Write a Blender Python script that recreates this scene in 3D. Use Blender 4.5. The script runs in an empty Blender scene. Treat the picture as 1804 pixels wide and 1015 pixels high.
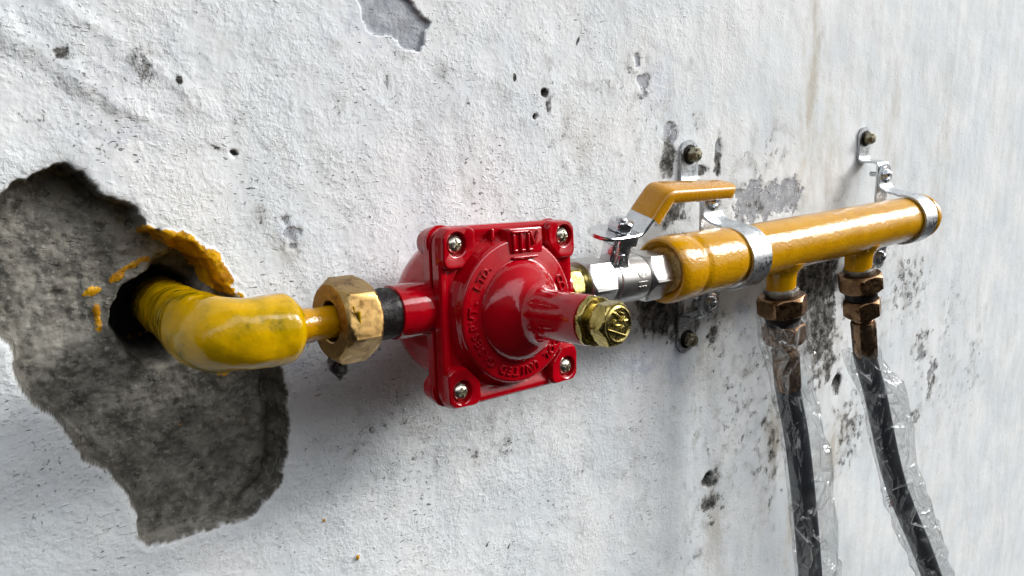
import bpy, bmesh, math, random
import numpy as np
from mathutils import Matrix, Vector, noise as mnoise

S = 0.01          # all lengths below are centimetres
PI = math.pi
random.seed(7)
scene = bpy.context.scene
COL = scene.collection

# ------------------------------------------------------------------ camera
cam_d = bpy.data.cameras.new('camera')
cam = bpy.data.objects.new('camera', cam_d)
COL.objects.link(cam)
cx_ = Vector((0.792509, -0.608991, -0.032548))
cy_ = Vector((0.156241, 0.151157, 0.976084))
cz_ = Vector((-0.589506, -0.778641, 0.214943))
m = Matrix((cx_, cy_, cz_)).transposed().to_4x4()
m.translation = Vector((-47.746897, -39.888057, 10.390922)) * S
cam.matrix_world = m
cam_d.sensor_width = 36
cam_d.lens = 1330.0 / 1804.0 * 36
cam_d.clip_start = 0.01
cam_d.clip_end = 100
scene.camera = cam

# ------------------------------------------------------------------ light
SUN = Vector((0.80, -0.45, 0.48)).normalized()      # towards the light
elev = math.asin(SUN.z)
world = bpy.data.worlds.new('World'); scene.world = world
world.use_nodes = True
wn = world.node_tree.nodes; wl = world.node_tree.links
for n in list(wn): wn.remove(n)
sky = wn.new('ShaderNodeTexSky'); sky.sky_type = 'NISHITA'; sky.sun_disc = False
sky.sun_elevation = elev
sky.sun_rotation = math.atan2(SUN.x, SUN.y)
sky.air_density = 1.0; sky.dust_density = 1.5; sky.ozone_density = 1.0
hs = wn.new('ShaderNodeHueSaturation'); hs.inputs['Saturation'].default_value = 0.17
tc = wn.new('ShaderNodeTexCoord'); sp = wn.new('ShaderNodeSeparateXYZ')
mr = wn.new('ShaderNodeMapRange'); mr.interpolation_type = 'SMOOTHSTEP'
mr.inputs[1].default_value = 0.16; mr.inputs[2].default_value = 0.52
mr.inputs[3].default_value = 0.0; mr.inputs[4].default_value = 1.0
nz = wn.new('ShaderNodeTexNoise'); nz.inputs['Scale'].default_value = 3.2; nz.inputs['Detail'].default_value = 3
mpw = wn.new('ShaderNodeMapping'); mpw.inputs['Scale'].default_value = (1, 1, 0.35)
ad = wn.new('ShaderNodeMath'); ad.operation = 'MULTIPLY_ADD'
ad.inputs[1].default_value = 0.9; 
mx = wn.new('ShaderNodeMix'); mx.data_type = 'RGBA'
mx.inputs[6].default_value = (0.13, 0.13, 0.13, 1)    # street and facades below the skyline
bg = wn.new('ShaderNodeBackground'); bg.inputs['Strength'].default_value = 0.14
wo = wn.new('ShaderNodeOutputWorld')
wl.new(sky.outputs[0], hs.inputs['Color'])
wl.new(tc.outputs['Generated'], sp.inputs[0])
wl.new(tc.outputs['Generated'], mpw.inputs[0]); wl.new(mpw.outputs[0], nz.inputs['Vector'])
sb = wn.new('ShaderNodeMath'); sb.operation = 'SUBTRACT'; sb.inputs[1].default_value = 0.5; sb_out = sb.outputs[0]
wl.new(nz.outputs[0], sb.inputs[0]); wl.new(sb.outputs[0], ad.inputs[0])

ax_ = wn.new('ShaderNodeMath'); ax_.operation = 'MULTIPLY_ADD'; ax_.inputs[1].default_value = 0.30   # the lane opens to the right
mxx = wn.new('ShaderNodeMath'); mxx.operation = 'MAXIMUM'; mxx.inputs[1].default_value = 0.0
wl.new(sp.outputs[0], mxx.inputs[0]); wl.new(mxx.outputs[0], ax_.inputs[0]); wl.new(sp.outputs[2], ax_.inputs[2]); wl.new(ax_.outputs[0], ad.inputs[2])
wl.new(ad.outputs[0], mr.inputs[0])
# sky colour boosted in a strip over the lane for highlight streaks; the rest dimmed
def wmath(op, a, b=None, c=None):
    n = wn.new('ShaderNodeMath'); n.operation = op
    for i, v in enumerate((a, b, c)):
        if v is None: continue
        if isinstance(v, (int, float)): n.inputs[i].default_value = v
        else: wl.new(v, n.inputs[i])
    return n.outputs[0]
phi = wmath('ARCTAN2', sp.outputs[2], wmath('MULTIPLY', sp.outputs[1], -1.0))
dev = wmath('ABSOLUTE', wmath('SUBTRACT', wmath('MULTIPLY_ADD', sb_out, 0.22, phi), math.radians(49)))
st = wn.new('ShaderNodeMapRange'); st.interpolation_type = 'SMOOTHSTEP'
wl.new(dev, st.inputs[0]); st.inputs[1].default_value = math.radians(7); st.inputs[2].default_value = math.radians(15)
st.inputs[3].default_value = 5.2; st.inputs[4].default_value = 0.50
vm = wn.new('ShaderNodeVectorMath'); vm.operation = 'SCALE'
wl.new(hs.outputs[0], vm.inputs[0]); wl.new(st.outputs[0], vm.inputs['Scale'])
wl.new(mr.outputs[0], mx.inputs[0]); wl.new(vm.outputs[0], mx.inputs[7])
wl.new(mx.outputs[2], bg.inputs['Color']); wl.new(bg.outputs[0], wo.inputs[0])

sun_d = bpy.data.lights.new('sun', 'SUN')
sun_d.energy = 0.95; sun_d.angle = math.radians(12); sun_d.color = (1.0, 0.995, 0.985)
sun = bpy.data.objects.new('sun', sun_d); COL.objects.link(sun)
sun.rotation_euler = SUN.to_track_quat('Z', 'Y').to_euler()
sun.location = SUN * 3

vs = scene.view_settings
vs.view_transform = 'Standard'; vs.look = 'None'; vs.gamma = 1; vs.exposure = 0.46
vs.use_curve_mapping = False
scene.render.engine = 'CYCLES'
scene.cycles.transparent_max_bounces = 24
scene.cycles.max_bounces = 10

# ------------------------------------------------------------------ node helper
class NT:
    def __init__(s, name):
        s.mat = bpy.data.materials.new(name); s.mat.use_nodes = True
        s.t = s.mat.node_tree; s.n = s.t.nodes; s.l = s.t.links
        for n in list(s.n): s.n.remove(n)
        s.out = s.n.new('ShaderNodeOutputMaterial')
        s.b = s.n.new('ShaderNodeBsdfPrincipled')
        s.l.new(s.b.outputs[0], s.out.inputs[0])
        s.co = s.n.new('ShaderNodeTexCoord').outputs['Object']
    def set(s, sock, v, node=None):
        node = node or s.b
        i = node.inputs[sock]
        if hasattr(v, 'is_linked') or hasattr(v, 'links'): s.l.new(v, i)
        elif isinstance(v, (tuple, list)) and len(v) == 3 and i.type == 'RGBA': i.default_value = (*v, 1)
        else: i.default_value = v
    def mapping(s, scale=(1, 1, 1), loc=(0, 0, 0)):
        m = s.n.new('ShaderNodeMapping'); m.inputs['Scale'].default_value = scale
        m.inputs['Location'].default_value = loc
        s.l.new(s.co, m.inputs[0]); return m.outputs[0]
    def noise(s, scale, detail=4, rough=0.55, vec=None, dist=0.0):
        n = s.n.new('ShaderNodeTexNoise'); n.inputs['Scale'].default_value = scale
        n.inputs['Detail'].default_value = detail; n.inputs['Roughness'].default_value = rough
        n.inputs['Distortion'].default_value = dist
        s.l.new(vec or s.co, n.inputs['Vector']); return n.outputs[0]
    def voro(s, scale, feature='F1', vec=None):
        n = s.n.new('ShaderNodeTexVoronoi'); n.feature = feature; n.inputs['Scale'].default_value = scale
        s.l.new(vec or s.co, n.inputs['Vector']); return n.outputs[0]
    def m(s, op, a, b=0.0, c=0.0, clamp=False):
        n = s.n.new('ShaderNodeMath'); n.operation = op; n.use_clamp = clamp
        for i, v in enumerate((a, b, c)):
            if isinstance(v, (int, float)): n.inputs[i].default_value = v
            else: s.l.new(v, n.inputs[i])
        return n.outputs[0]
    def rng(s, v, a, b, c=0.0, d=1.0, smooth=True):
        n = s.n.new('ShaderNodeMapRange')
        if smooth: n.interpolation_type = 'SMOOTHSTEP'
        s.l.new(v, n.inputs[0])
        for i, q in enumerate((a, b, c, d)): n.inputs[i + 1].default_value = q
        return n.outputs[0]
    def mix(s, f, a, b):
        n = s.n.new('ShaderNodeMix'); n.data_type = 'RGBA'
        if isinstance(f, (int, float)): n.inputs[0].default_value = f
        else: s.l.new(f, n.inputs[0])
        for i, v in ((6, a), (7, b)):
            if isinstance(v, tuple): n.inputs[i].default_value = (*v, 1)
            else: s.l.new(v, n.inputs[i])
        return n.outputs[2]
    def attr(s, name):
        n = s.n.new('ShaderNodeAttribute'); n.attribute_name = name; return n.outputs['Fac']
    def bump(s, h, dist, strength=1.0, normal=None):
        n = s.n.new('ShaderNodeBump'); n.inputs['Distance'].default_value = dist
        n.inputs['Strength'].default_value = strength
        s.l.new(h, n.inputs['Height'])
        if normal is not None: s.l.new(normal, n.inputs['Normal'])
        return n.outputs[0]

# ------------------------------------------------------------------ materials
def paint(name, c1, c2, rough=0.22, lump=0.0, lumpscale=90, coat=0.6, dark=None, spec=0.38, speck=False):
    t = NT(name)
    n1 = t.noise(60, 5); n2 = t.noise(400, 3)
    t.set('Base Color', t.mix(t.rng(n1, 0.35, 0.68), c1, c2))
    if dark:
        col = t.mix(t.rng(t.noise(70, 4, 0.6), 0.56, 0.74), t.mix(t.rng(n1, 0.35, 0.68), c1, c2), dark)
        t.set('Base Color', col)
    if speck:      # chips, dust and brush marks in the paint
        base_ = t.mix(t.rng(n1, 0.35, 0.68), c1, c2)
        base_ = t.mix(t.m('MULTIPLY', t.rng(t.noise(55, 6, .7, t.mapping((.35, 1, 1))), .55, .72), .55), base_, tuple(q * .55 for q in c2))
        base_ = t.mix(t.rng(t.noise(330, 3, .5), .715, .74), base_, (0.03, 0.02, 0.008))
        t.set('Base Color', base_)
    t.set('Roughness', t.rng(n2, 0.3, 0.7, rough * 0.8, rough * 1.3)); t.set('Specular IOR Level', spec)
    t.set('Coat Weight', coat); t.set('Coat Roughness', 0.06)
    h = t.m('ADD', t.m('MULTIPLY', t.noise(lumpscale, 3), 1.0), t.m('MULTIPLY', n2, 0.25))
    b = t.bump(h, 0.0012 * (lump + 0.12))
    t.set('Normal', b); t.set('Coat Normal', b)
    return t.mat

def metal(name, c1, c2, rough=0.25, scale=120, bump=0.0002, stain=None, metallic=1.0, var=1.0):
    t = NT(name)
    n1 = t.noise(scale, 5, 0.6)
    col = t.mix(t.rng(n1, 0.35, 0.65), c1, c2)
    if stain:
        col = t.mix(t.rng(t.noise(scale * 0.8, 5, 0.65, t.mapping(loc=(3, 1, 2))), 0.54, 0.66), col, stain)
    t.set('Base Color', col); t.set('Metallic', metallic)
    t.set('Roughness', t.rng(t.noise(scale * 3, 4), 0.3, 0.7, rough * (1 - .3 * var), rough * (1 + .4 * var)))
    t.set('Normal', t.bump(t.noise(scale * 6, 3), bump * .22))
    return t.mat

M = {}
M['red'] = paint('red_enamel', (0.36, 0.0003, 0.0060), (0.29, 0.0002, 0.0045), 0.07, 0.012, 130, 0.25, spec=.36)
M['red_dark'] = paint('gasket_black', (0.02, 0.004, 0.004), (0.03, 0.005, 0.005), 0.5)
M['yellow'] = paint('yellow_enamel', (0.53, 0.262, 0.0004), (0.46, 0.215, 0.0003), 0.08, 0.16, 400, 0.35, spec=.30, dark=None, speck=True)
M['yellow_old'] = paint('yellow_hand_painted', (0.56, 0.315, 0.0004), (0.36, 0.225, 0.0006), 0.09, 0.30, 120, 0.08, spec=.34, dark=(0.12, 0.10, 0.003))
M['grip'] = paint('yellow_vinyl', (0.50, 0.225, 0.0006), (0.46, 0.205, 0.0006), 0.25, -0.06, 80, 0.3)
M['brass'] = metal('raw_brass', (0.44, 0.29, 0.11), (0.33, 0.205, 0.075), 0.36, 90, 0.0002, (0.20, 0.11, 0.035))
M['brass_lower'] = metal('tarnished_brass', (0.28, 0.165, 0.085), (0.18, 0.105, 0.055), 0.36, 110, 0.0003, (0.05, 0.022, 0.012))
M['brass_bright'] = metal('plated_brass', (0.46, 0.37, 0.13), (0.31, 0.25, 0.08), 0.24, 150, 0.00006, (0.16, 0.12, 0.03))
M['ferrule'] = metal('copper_ferrule', (0.32, 0.20, 0.12), (0.17, 0.11, 0.07), 0.25, 70, 0.0002, (0.04, 0.03, 0.02))
M['nickel'] = metal('satin_nickel', (0.53, 0.52, 0.50), (0.49, 0.48, 0.465), 0.33, 60, 0.00002, var=.15)
M['chrome'] = metal('polished_chrome', (0.70, 0.71, 0.73), (0.60, 0.61, 0.63), 0.22, 60, 0.0001)
M['zinc'] = metal('galvanised_steel', (0.66, 0.69, 0.72), (0.56, 0.59, 0.62), 0.33, 140, 0.00015, (0.42, 0.44, 0.45))
M['screw'] = metal('screw_steel', (0.72, 0.69, 0.58), (0.50, 0.47, 0.38), 0.25, 200, 0.0002)
M['bolt'] = metal('zinc_bolt', (0.40, 0.37, 0.26), (0.20, 0.18, 0.13), 0.35, 250, 0.0006, (0.05, 0.045, 0.03))
M['black'] = paint('black_sealant', (0.006, 0.005, 0.005), (0.014, 0.011, 0.010), 0.45, 0.5, 200, 0.0, spec=.2)
M['tape'] = paint('dirty_white_tape', (0.22, 0.20, 0.16), (0.05, 0.04, 0.03), 0.5, 1.2, 260, 0.1, dark=(0.02, 0.015, 0.01))
M['sealmix'] = paint('yellow_pipe_sealant', (0.46, 0.22, 0.01), (0.62, 0.47, 0.20), 0.45, 2.2, 380, 0.2)
def rubber():
    t = NT('black_rubber_hose')
    t.set('Base Color', t.mix(t.rng(t.noise(50, 4), 0.3, 0.7), (0.004, 0.005, 0.007), (0.009, 0.013, 0.022)))
    t.set('Roughness', 0.42)
    w = t.noise(900, 2, 0.5)
    t.set('Normal', t.bump(w, 0.0003)); return t.mat
M['rubber'] = rubber()
def film():
    t = NT('clear_plastic_film')
    t.n.remove(t.b)
    tr = t.n.new('ShaderNodeBsdfTransparent'); tr.inputs[0].default_value = (0.975, 0.98, 0.98, 1)
    gl = t.n.new('ShaderNodeBsdfGlossy'); gl.inputs['Roughness'].default_value = 0.13
    gl.inputs['Color'].default_value = (0.95, 0.96, 0.97, 1)
    df = t.n.new('ShaderNodeBsdfTranslucent'); df.inputs[0].default_value = (0.80, 0.80, 0.78, 1)
    d2 = t.n.new('ShaderNodeBsdfDiffuse'); d2.inputs[0].default_value = (0.80, 0.80, 0.79, 1)
    lw = t.n.new('ShaderNodeLayerWeight'); lw.inputs[0].default_value = 0.28
    ed = t.attr('crease')
    cr2 = t.noise(70, 3, 0.5, t.mapping((1, 1, .4)), 1.0)
    line = t.rng(ed, .45, 1.0)
    h = t.m('ADD', t.m('MULTIPLY', cr2, .6), t.m('MULTIPLY', ed, .35))
    b = t.bump(h, 0.016)
    for n in (gl, df, d2): t.l.new(b, n.inputs['Normal'])
    t.l.new(b, lw.inputs['Normal'])
    ms = t.n.new('ShaderNodeMixShader'); t.l.new(df.outputs[0], ms.inputs[1]); t.l.new(d2.outputs[0], ms.inputs[2]); ms.inputs[0].default_value = 0.6
    milky_and_glint = t.m('ADD', t.m('MAXIMUM', t.m('MULTIPLY', line, .55), t.m('MULTIPLY', t.attr('glint_patch'), .38)), t.rng(t.noise(26, 3), .46, .72, .02, .15))  # crease lines and random facets whitened in colour as fold highlights, over faint cloudiness
    m1 = t.n.new('ShaderNodeMixShader'); t.l.new(milky_and_glint, m1.inputs[0]); t.l.new(tr.outputs[0], m1.inputs[1]); t.l.new(ms.outputs[0], m1.inputs[2])
    fac = t.m('MULTIPLY_ADD', lw.outputs['Fresnel'], 0.24, 0.11, clamp=True)
    m2 = t.n.new('ShaderNodeMixShader'); t.l.new(fac, m2.inputs[0]); t.l.new(m1.outputs[0], m2.inputs[1]); t.l.new(gl.outputs[0], m2.inputs[2])
    t.l.new(m2.outputs[0], t.out.inputs[0])
    return t.mat
M['film'] = film()
M['ink'] = paint('faded_red_ink', (0.10, 0.02, 0.02), (0.16, 0.05, 0.05), 0.5, 0, 90, 0)
M['ink_patch'] = paint('pink_print_patch', (0.62, 0.42, 0.40), (0.66, 0.48, 0.46), 0.4, 0, 90, 0)

# ------------------------------------------------------------------ build helpers
TM = {}
def setprops(o, label=None, cat=None, group=None, kind=None):
    if label: o['label'] = label
    if cat: o['category'] = cat
    if group: o['group'] = group
    if kind: o['kind'] = kind

def thing(name, label, cat, T, group=None):
    o = bpy.data.objects.new(name, None); COL.objects.link(o)
    T = T.copy(); TM[o.name] = T
    o.location = T.translation * S; o.rotation_euler = T.to_euler()
    o.empty_display_size = 0.01
    setprops(o, label, cat, group)
    return o

def obj(name, bm, mat, parent=None, F=None, label=None, smooth=35, recalc=True):
    F = F or Matrix.Identity(4)
    T = TM[parent.name] if parent else Matrix.Identity(4)
    if recalc: bmesh.ops.recalc_face_normals(bm, faces=bm.faces)
    X = Matrix.Scale(S, 4) @ T.inverted() @ F
    bm.transform(X)
    me = bpy.data.meshes.new(name); bm.to_mesh(me); bm.free()
    me.materials.append(M[mat] if isinstance(mat, str) else mat)
    if smooth:
        me.polygons.foreach_set('use_smooth', [True] * len(me.polygons))
        me.set_sharp_from_angle(angle=math.radians(smooth))
    o = bpy.data.objects.new(name, me); COL.objects.link(o)
    if parent: o.parent = parent
    TM[o.name] = T
    if label: o['label'] = label
    return o

def rings(bm, rs, cap0=True, cap1=True):
    vs_ = [[bm.verts.new(p) for p in r] for r in rs]
    n = len(rs[0])
    for a, b in zip(vs_, vs_[1:]):
        for i in range(n):
            bm.faces.new((a[i], a[(i + 1) % n], b[(i + 1) % n], b[i]))
    if cap0: bm.faces.new(vs_[0][::-1])
    if cap1: bm.faces.new(vs_[-1])
    return vs_

def frame(o, zdir, xdir=(1, 0, 0)):
    z = Vector(zdir).normalized(); x = Vector(xdir)
    x = (x - z * x.dot(z)).normalized(); y = z.cross(x)
    F = Matrix((x, y, z)).transposed().to_4x4(); F.translation = Vector(o); return F

def lathe(bm, prof, F=Matrix.Identity(4), seg=64, rf=None, caps=True):
    """prof: list of (height along local z, radius)"""
    rs = []
    for h, r in prof:
        ring = []
        for i in range(seg):
            a = 2 * PI * i / seg
            q = rf(a, h, r) if rf else r
            ring.append(F @ Vector((q * math.cos(a), q * math.sin(a), h)))
        rs.append(ring)
    rings(bm, rs, caps, caps)

def hexr(a, ap):      # radius of a hexagon of apothem ap at angle a
    k = PI / 3
    b = (a % k) - k / 2
    return ap / math.cos(b)

def hexnut(bm, F, R, h, bore=0.0, ch=0.16, ph=0.0, seg=96):
    ap = R * math.cos(PI / 6)
    hs_ = [0, ch * 0.5, ch, ch * 1.6, h - ch * 1.6, h - ch, h - ch * 0.5, h]
    rs = []
    for hh in hs_:
        d = min(hh, h - hh); lim = ap * 0.97 + d * 1.1
        rs.append([F @ Vector((min(hexr(a + ph, ap), lim) * math.cos(a), min(hexr(a + ph, ap), lim) * math.sin(a), hh))
                   for a in [2 * PI * i / seg for i in range(seg)]])
    if bore:
        circ = lambda hh, r: [F @ Vector((r * math.cos(2 * PI * i / seg), r * math.sin(2 * PI * i / seg), hh)) for i in range(seg)]
        rs = [circ(h * 0.5, bore), circ(0.06, bore), circ(0, bore + 0.06)] + rs + [circ(h, bore + 0.06), circ(h - 0.06, bore), circ(h * 0.5, bore * 0.999)]
        rings(bm, rs, True, True)
    else:
        rings(bm, rs)

def box(bm, c, sz, F=Matrix.Identity(4), bev=0.0):
    x, y, z = [q / 2 for q in sz]; e = min(bev, x * .9, y * .9, z * .9)
    if e <= 0:
        p = [F @ (Vector(c) + Vector((sx * x, sy * y, sz_ * z))) for sx in (-1, 1) for sy in (-1, 1) for sz_ in (-1, 1)]
        v = [bm.verts.new(q) for q in p]
        for f in ((0, 1, 3, 2), (4, 6, 7, 5), (0, 4, 5, 1), (2, 3, 7, 6), (0, 2, 6, 4), (1, 5, 7, 3)):
            bm.faces.new([v[i] for i in f])
        return
    def rr(ix, iy, hz):
        out = []
        for sx, sy, a0 in ((1, 1, 0), (-1, 1, 90), (-1, -1, 180), (1, -1, 270)):
            for k in range(4):
                a = math.radians(a0 + 30 * k)
                out.append(F @ (Vector(c) + Vector((sx * (ix - e) + e * math.cos(a), sy * (iy - e) + e * math.sin(a), hz))))
        return out
    k = e * 0.3
    def ins(hz, d):
        out = []
        for sx, sy, a0 in ((1, 1, 0), (-1, 1, 90), (-1, -1, 180), (1, -1, 270)):
            for q in range(4):
                a = math.radians(a0 + 30 * q)
                out.append(F @ (Vector(c) + Vector((sx * (x - e) + (e - d) * math.cos(a), sy * (y - e) + (e - d) * math.sin(a), hz))))
        return out
    rings(bm, [ins(-z, e * .8), ins(-z + e * .25, e * .25), ins(-z + e * .8, 0), ins(z - e * .8, 0), ins(z - e * .25, e * .25), ins(z, e * .8)])

def sweep(bm, path, section, up, wfun=None, caps=True):
    """section: list of (side, normal) pts; up: reference vector for the side axis"""
    up = Vector(up).normalized(); rs = []; L = 0
    P = [Vector(p) for p in path]
    for i, p in enumerate(P):
        t = (P[min(i + 1, len(P) - 1)] - P[max(i - 1, 0)]).normalized()
        n = t.cross(up).normalized()
        s = up if abs(t.dot(up)) < 1e-6 else n.cross(t).normalized()
        if i: L += (p - P[i - 1]).length
        k = wfun(L) if wfun else 1.0
        rs.append([p + s * (a * k) + n * b for a, b in section])
    rings(bm, rs, caps, caps)

def tube(bm, path, rad, seg=40, caps=True, rfun=None):
    P = [Vector(p) for p in path]; rs = []
    t = (P[1] - P[0]).normalized()
    ref = Vector((0, 0, 1)) if abs(t.z) < 0.8 else Vector((1, 0, 0))
    n = (ref - t * ref.dot(t)).normalized()
    for i, p in enumerate(P):
        t = (P[min(i + 1, len(P) - 1)] - P[max(i - 1, 0)]).normalized()
        n = (n - t * n.dot(t)).normalized(); b = t.cross(n)
        r = rad[i] if isinstance(rad, (list, tuple)) else rad
        ring = []
        for k in range(seg):
            a = 2 * PI * k / seg
            d = n * math.cos(a) + b * math.sin(a)
            q = r if rfun is None else rfun(p + d * r, r, i, a)
            ring.append(p + d * q)
        rs.append(ring)
    rings(bm, rs, caps, caps)

def spline(pts, n=12):
    P = [Vector(p) for p in pts]; P = [P[0] * 2 - P[1]] + P + [P[-1] * 2 - P[-2]]
    out = []
    for i in range(1, len(P) - 2):
        for k in range(n):
            t = k / n
            a, b, c, d = P[i - 1], P[i], P[i + 1], P[i + 2]
            out.append(0.5 * ((2 * b) + (c - a) * t + (2 * a - 5 * b + 4 * c - d) * t * t + (3 * b - a - 3 * c + d) * t ** 3))
    out.append(P[-2]); return out

def fillet(pts, rad, n=8):
    P = [Vector(p) for p in pts]; out = [P[0]]
    for i in range(1, len(P) - 1):
        a, b, c = P[i - 1], P[i], P[i + 1]
        r = rad if not isinstance(rad, (list, tuple)) else rad[i - 1]
        u = (a - b).normalized(); v = (c - b).normalized()
        ang = u.angle(v)
        d = min(r / math.tan(ang / 2), (a - b).length * .48, (c - b).length * .48)
        p0 = b + u * d; p1 = b + v * d
        for k in range(n + 1):
            t = k / n
            out.append(p0 * (1 - t) ** 2 + b * 2 * t * (1 - t) + p1 * t * t)
    out.append(P[-1]); return out

def densify(P, step=0.12):
    out = [P[0]]
    for a, b in zip(P, P[1:]):
        n = max(1, int((b - a).length / step))
        for k in range(1, n + 1): out.append(a.lerp(b, k / n))
    return out

def rectsec(w, t, bv=0.03):
    a, b = w / 2, t / 2
    return [(a - bv, b), (a, b - bv), (a, -b + bv), (a - bv, -b), (-a + bv, -b), (-a, -b + bv), (-a, b - bv), (-a + bv, b)]

def strip(bm, P, w, t, r0=True, r1=True):
    P = densify(P)
    tot = sum((b - a).length for a, b in zip(P, P[1:]))
    h = w / 2
    def wf(L):
        k = 1.0
        for on, d in ((r0, L), (r1, tot - L)):
            if on and d < h: k = min(k, math.sqrt(max(0.02, 1 - ((h - d) / h) ** 2)))
        return k
    sweep(bm, P, rectsec(w, t), (1, 0, 0), wf)

def text_bm(bm, s, size, depth, F, bevel=0.0):
    cu = bpy.data.curves.new('txt', 'FONT'); cu.body = s; cu.size = size
    cu.extrude = depth; cu.bevel_depth = bevel; cu.align_x = 'CENTER'; cu.align_y = 'CENTER'
    cu.resolution_u = 3
    o = bpy.data.objects.new('txt', cu); COL.objects.link(o)
    bpy.context.view_layer.update()
    dg = bpy.context.evaluated_depsgraph_get()
    me = bpy.data.meshes.new_from_object(o.evaluated_get(dg))
    me.transform(F); bm.from_mesh(me)
    bpy.data.objects.remove(o); bpy.data.meshes.remove(me); bpy.data.curves.remove(cu)

def pan_head(bm, F, R, h, cross=True, rad=24, seg=64):
    """domed head rising along +z of F with a phillips recess"""
    rs = []
    for i in range(rad + 1):
        r = R * (1 - i / rad) + 0.0005
        ring = []
        for k in range(seg):
            a = 2 * PI * k / seg
            x, y = r * math.cos(a), r * math.sin(a)
            z = h * (1 - (r / R) ** 2.6)
            if cross:
                u = min(abs(x), abs(y)); v = max(abs(x), abs(y))
                wd = R * 0.14; ln = R * 0.62
                dd = max(0, min(1, (wd - u) / (wd * .45))) * max(0, min(1, (ln - v) / (R * .12)))
                z -= dd * h * 0.8
            ring.append(F @ Vector((x, y, z)))
        rs.append(ring)
    base = [F @ Vector((R * math.cos(2 * PI * k / seg), R * math.sin(2 * PI * k / seg), -h * 0.5)) for k in range(seg)]
    rings(bm, [base] + rs)

# ------------------------------------------------------------------ wall
def hash2(ix, iz, seed):
    n = (ix.astype(np.int64) * 374761393 + iz.astype(np.int64) * 668265263 + seed * 1442695041) & 0xFFFFFFFF
    n = ((n ^ (n >> 13)) * 1274126177) & 0xFFFFFFFF
    n = n ^ (n >> 16)
    return (n & 0xFFFF) / 65535.0
def vnoise(x, z, seed):
    ix = np.floor(x); iz = np.floor(z); fx = x - ix; fz = z - iz
    u = fx * fx * fx * (fx * (fx * 6 - 15) + 10); w = fz * fz * fz * (fz * (fz * 6 - 15) + 10)
    def g(i, j):
        a = hash2(ix + i, iz + j, seed) * 2 * PI
        return np.cos(a) * (fx - i) + np.sin(a) * (fz - j)
    return ((g(0, 0) * (1 - u) + g(1, 0) * u) * (1 - w) + (g(0, 1) * (1 - u) + g(1, 1) * u) * w) * 1.5
def fbm(x, z, size, octv=4, seed=1, gain=0.5):
    s = 0; a = 1; f = 1 / size; tot = 0
    for i in range(octv):
        s = s + a * vnoise(x * f + 17.3 * i, z * f - 9.1 * i, seed + i); tot += a; a *= gain; f *= 2.03
    return s / tot
def sstep(v, a, b):
    t = np.clip((v - a) / (b - a), 0, 1); return t * t * (3 - 2 * t)
def polysd(x, z, poly):
    """signed distance, positive inside"""
    P = np.array(poly); Q = np.roll(P, -1, 0)
    d = np.full(x.shape, 1e9); ins = np.zeros(x.shape, bool)
    for (ax, az), (bx, bz) in zip(P, Q):
        ex, ez = bx - ax, bz - az
        t = np.clip(((x - ax) * ex + (z - az) * ez) / (ex * ex + ez * ez + 1e-12), 0, 1)
        d = np.minimum(d, np.hypot(x - ax - t * ex, z - az - t * ez))
        c = ((az > z) != (bz > z)) & (x < ex * (z - az) / (ez + 1e-12) + ax)
        ins ^= c
    return np.where(ins, d, -d)

PIT = [(-45.4, 8.2), (-44.5, 8.6), (-43.6, 9.0), (-42.8, 9.2), (-42.0, 8.9), (-41.8, 8.3), (-41.2, 7.7), (-40.6, 7.4), (-39.8, 6.8), (-39.6, 5.9), (-38.7, 5.5), (-37.5, 4.8), (-36.8, 4.0), (-36.5, 2.9), (-36.0, 2.0), (-35.1, 0.5), (-34.2, -1.6), (-33.7, -2.7), (-33.7, -4.3), (-33.7, -6.4), (-34.1, -8.4), (-34.7, -9.7), (-36.0, -10.7), (-37.7, -10.9), (-39.5, -10.7), (-40.7, -10.7), (-41.6, -10.6), (-42.2, -10.0), (-42.1, -9.1), (-42.1, -7.7), (-42.5, -6.8), (-43.0, -5.8), (-43.9, -5.1), (-44.1, -4.1), (-44.7, -3.2), (-44.8, -2.6), (-45.5, -1.9), (-45.9, -1.0), (-46.1, 0.1), (-46.0, 1.2), (-46.3, 1.6), (-47.5, 2.3), (-47.6, 5.6), (-46.7, 7.7)]
PEEL = [(-27.7, 18.1), (-27.4, 16.6), (-27.2, 15.6), (-26.5, 15.4), (-25.5, 15.5), (-24.8, 14.9), (-23.7, 14.6), (-23.4, 15.6), (-22.8, 16.1), (-23.8, 17.0), (-24.6, 17.6), (-25.0, 18.3)]
GP = [(6.3, 4.6), (9.5, 5.1), (13.3, 4.6), (16.0, 5.2), (17.3, 3.5), (16.8, 1.4), (9.7, 0.6), (6.5, 0.9)]

def axis_grid(segs):
    out = [segs[0][0]]
    for a, b, d0, d1 in segs:
        x = a
        while x < b - 1e-6:
            t = (x - a) / (b - a); x += d0 + (d1 - d0) * t
            out.append(min(x, b))
    return np.unique(np.round(np.array(out), 5))

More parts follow.
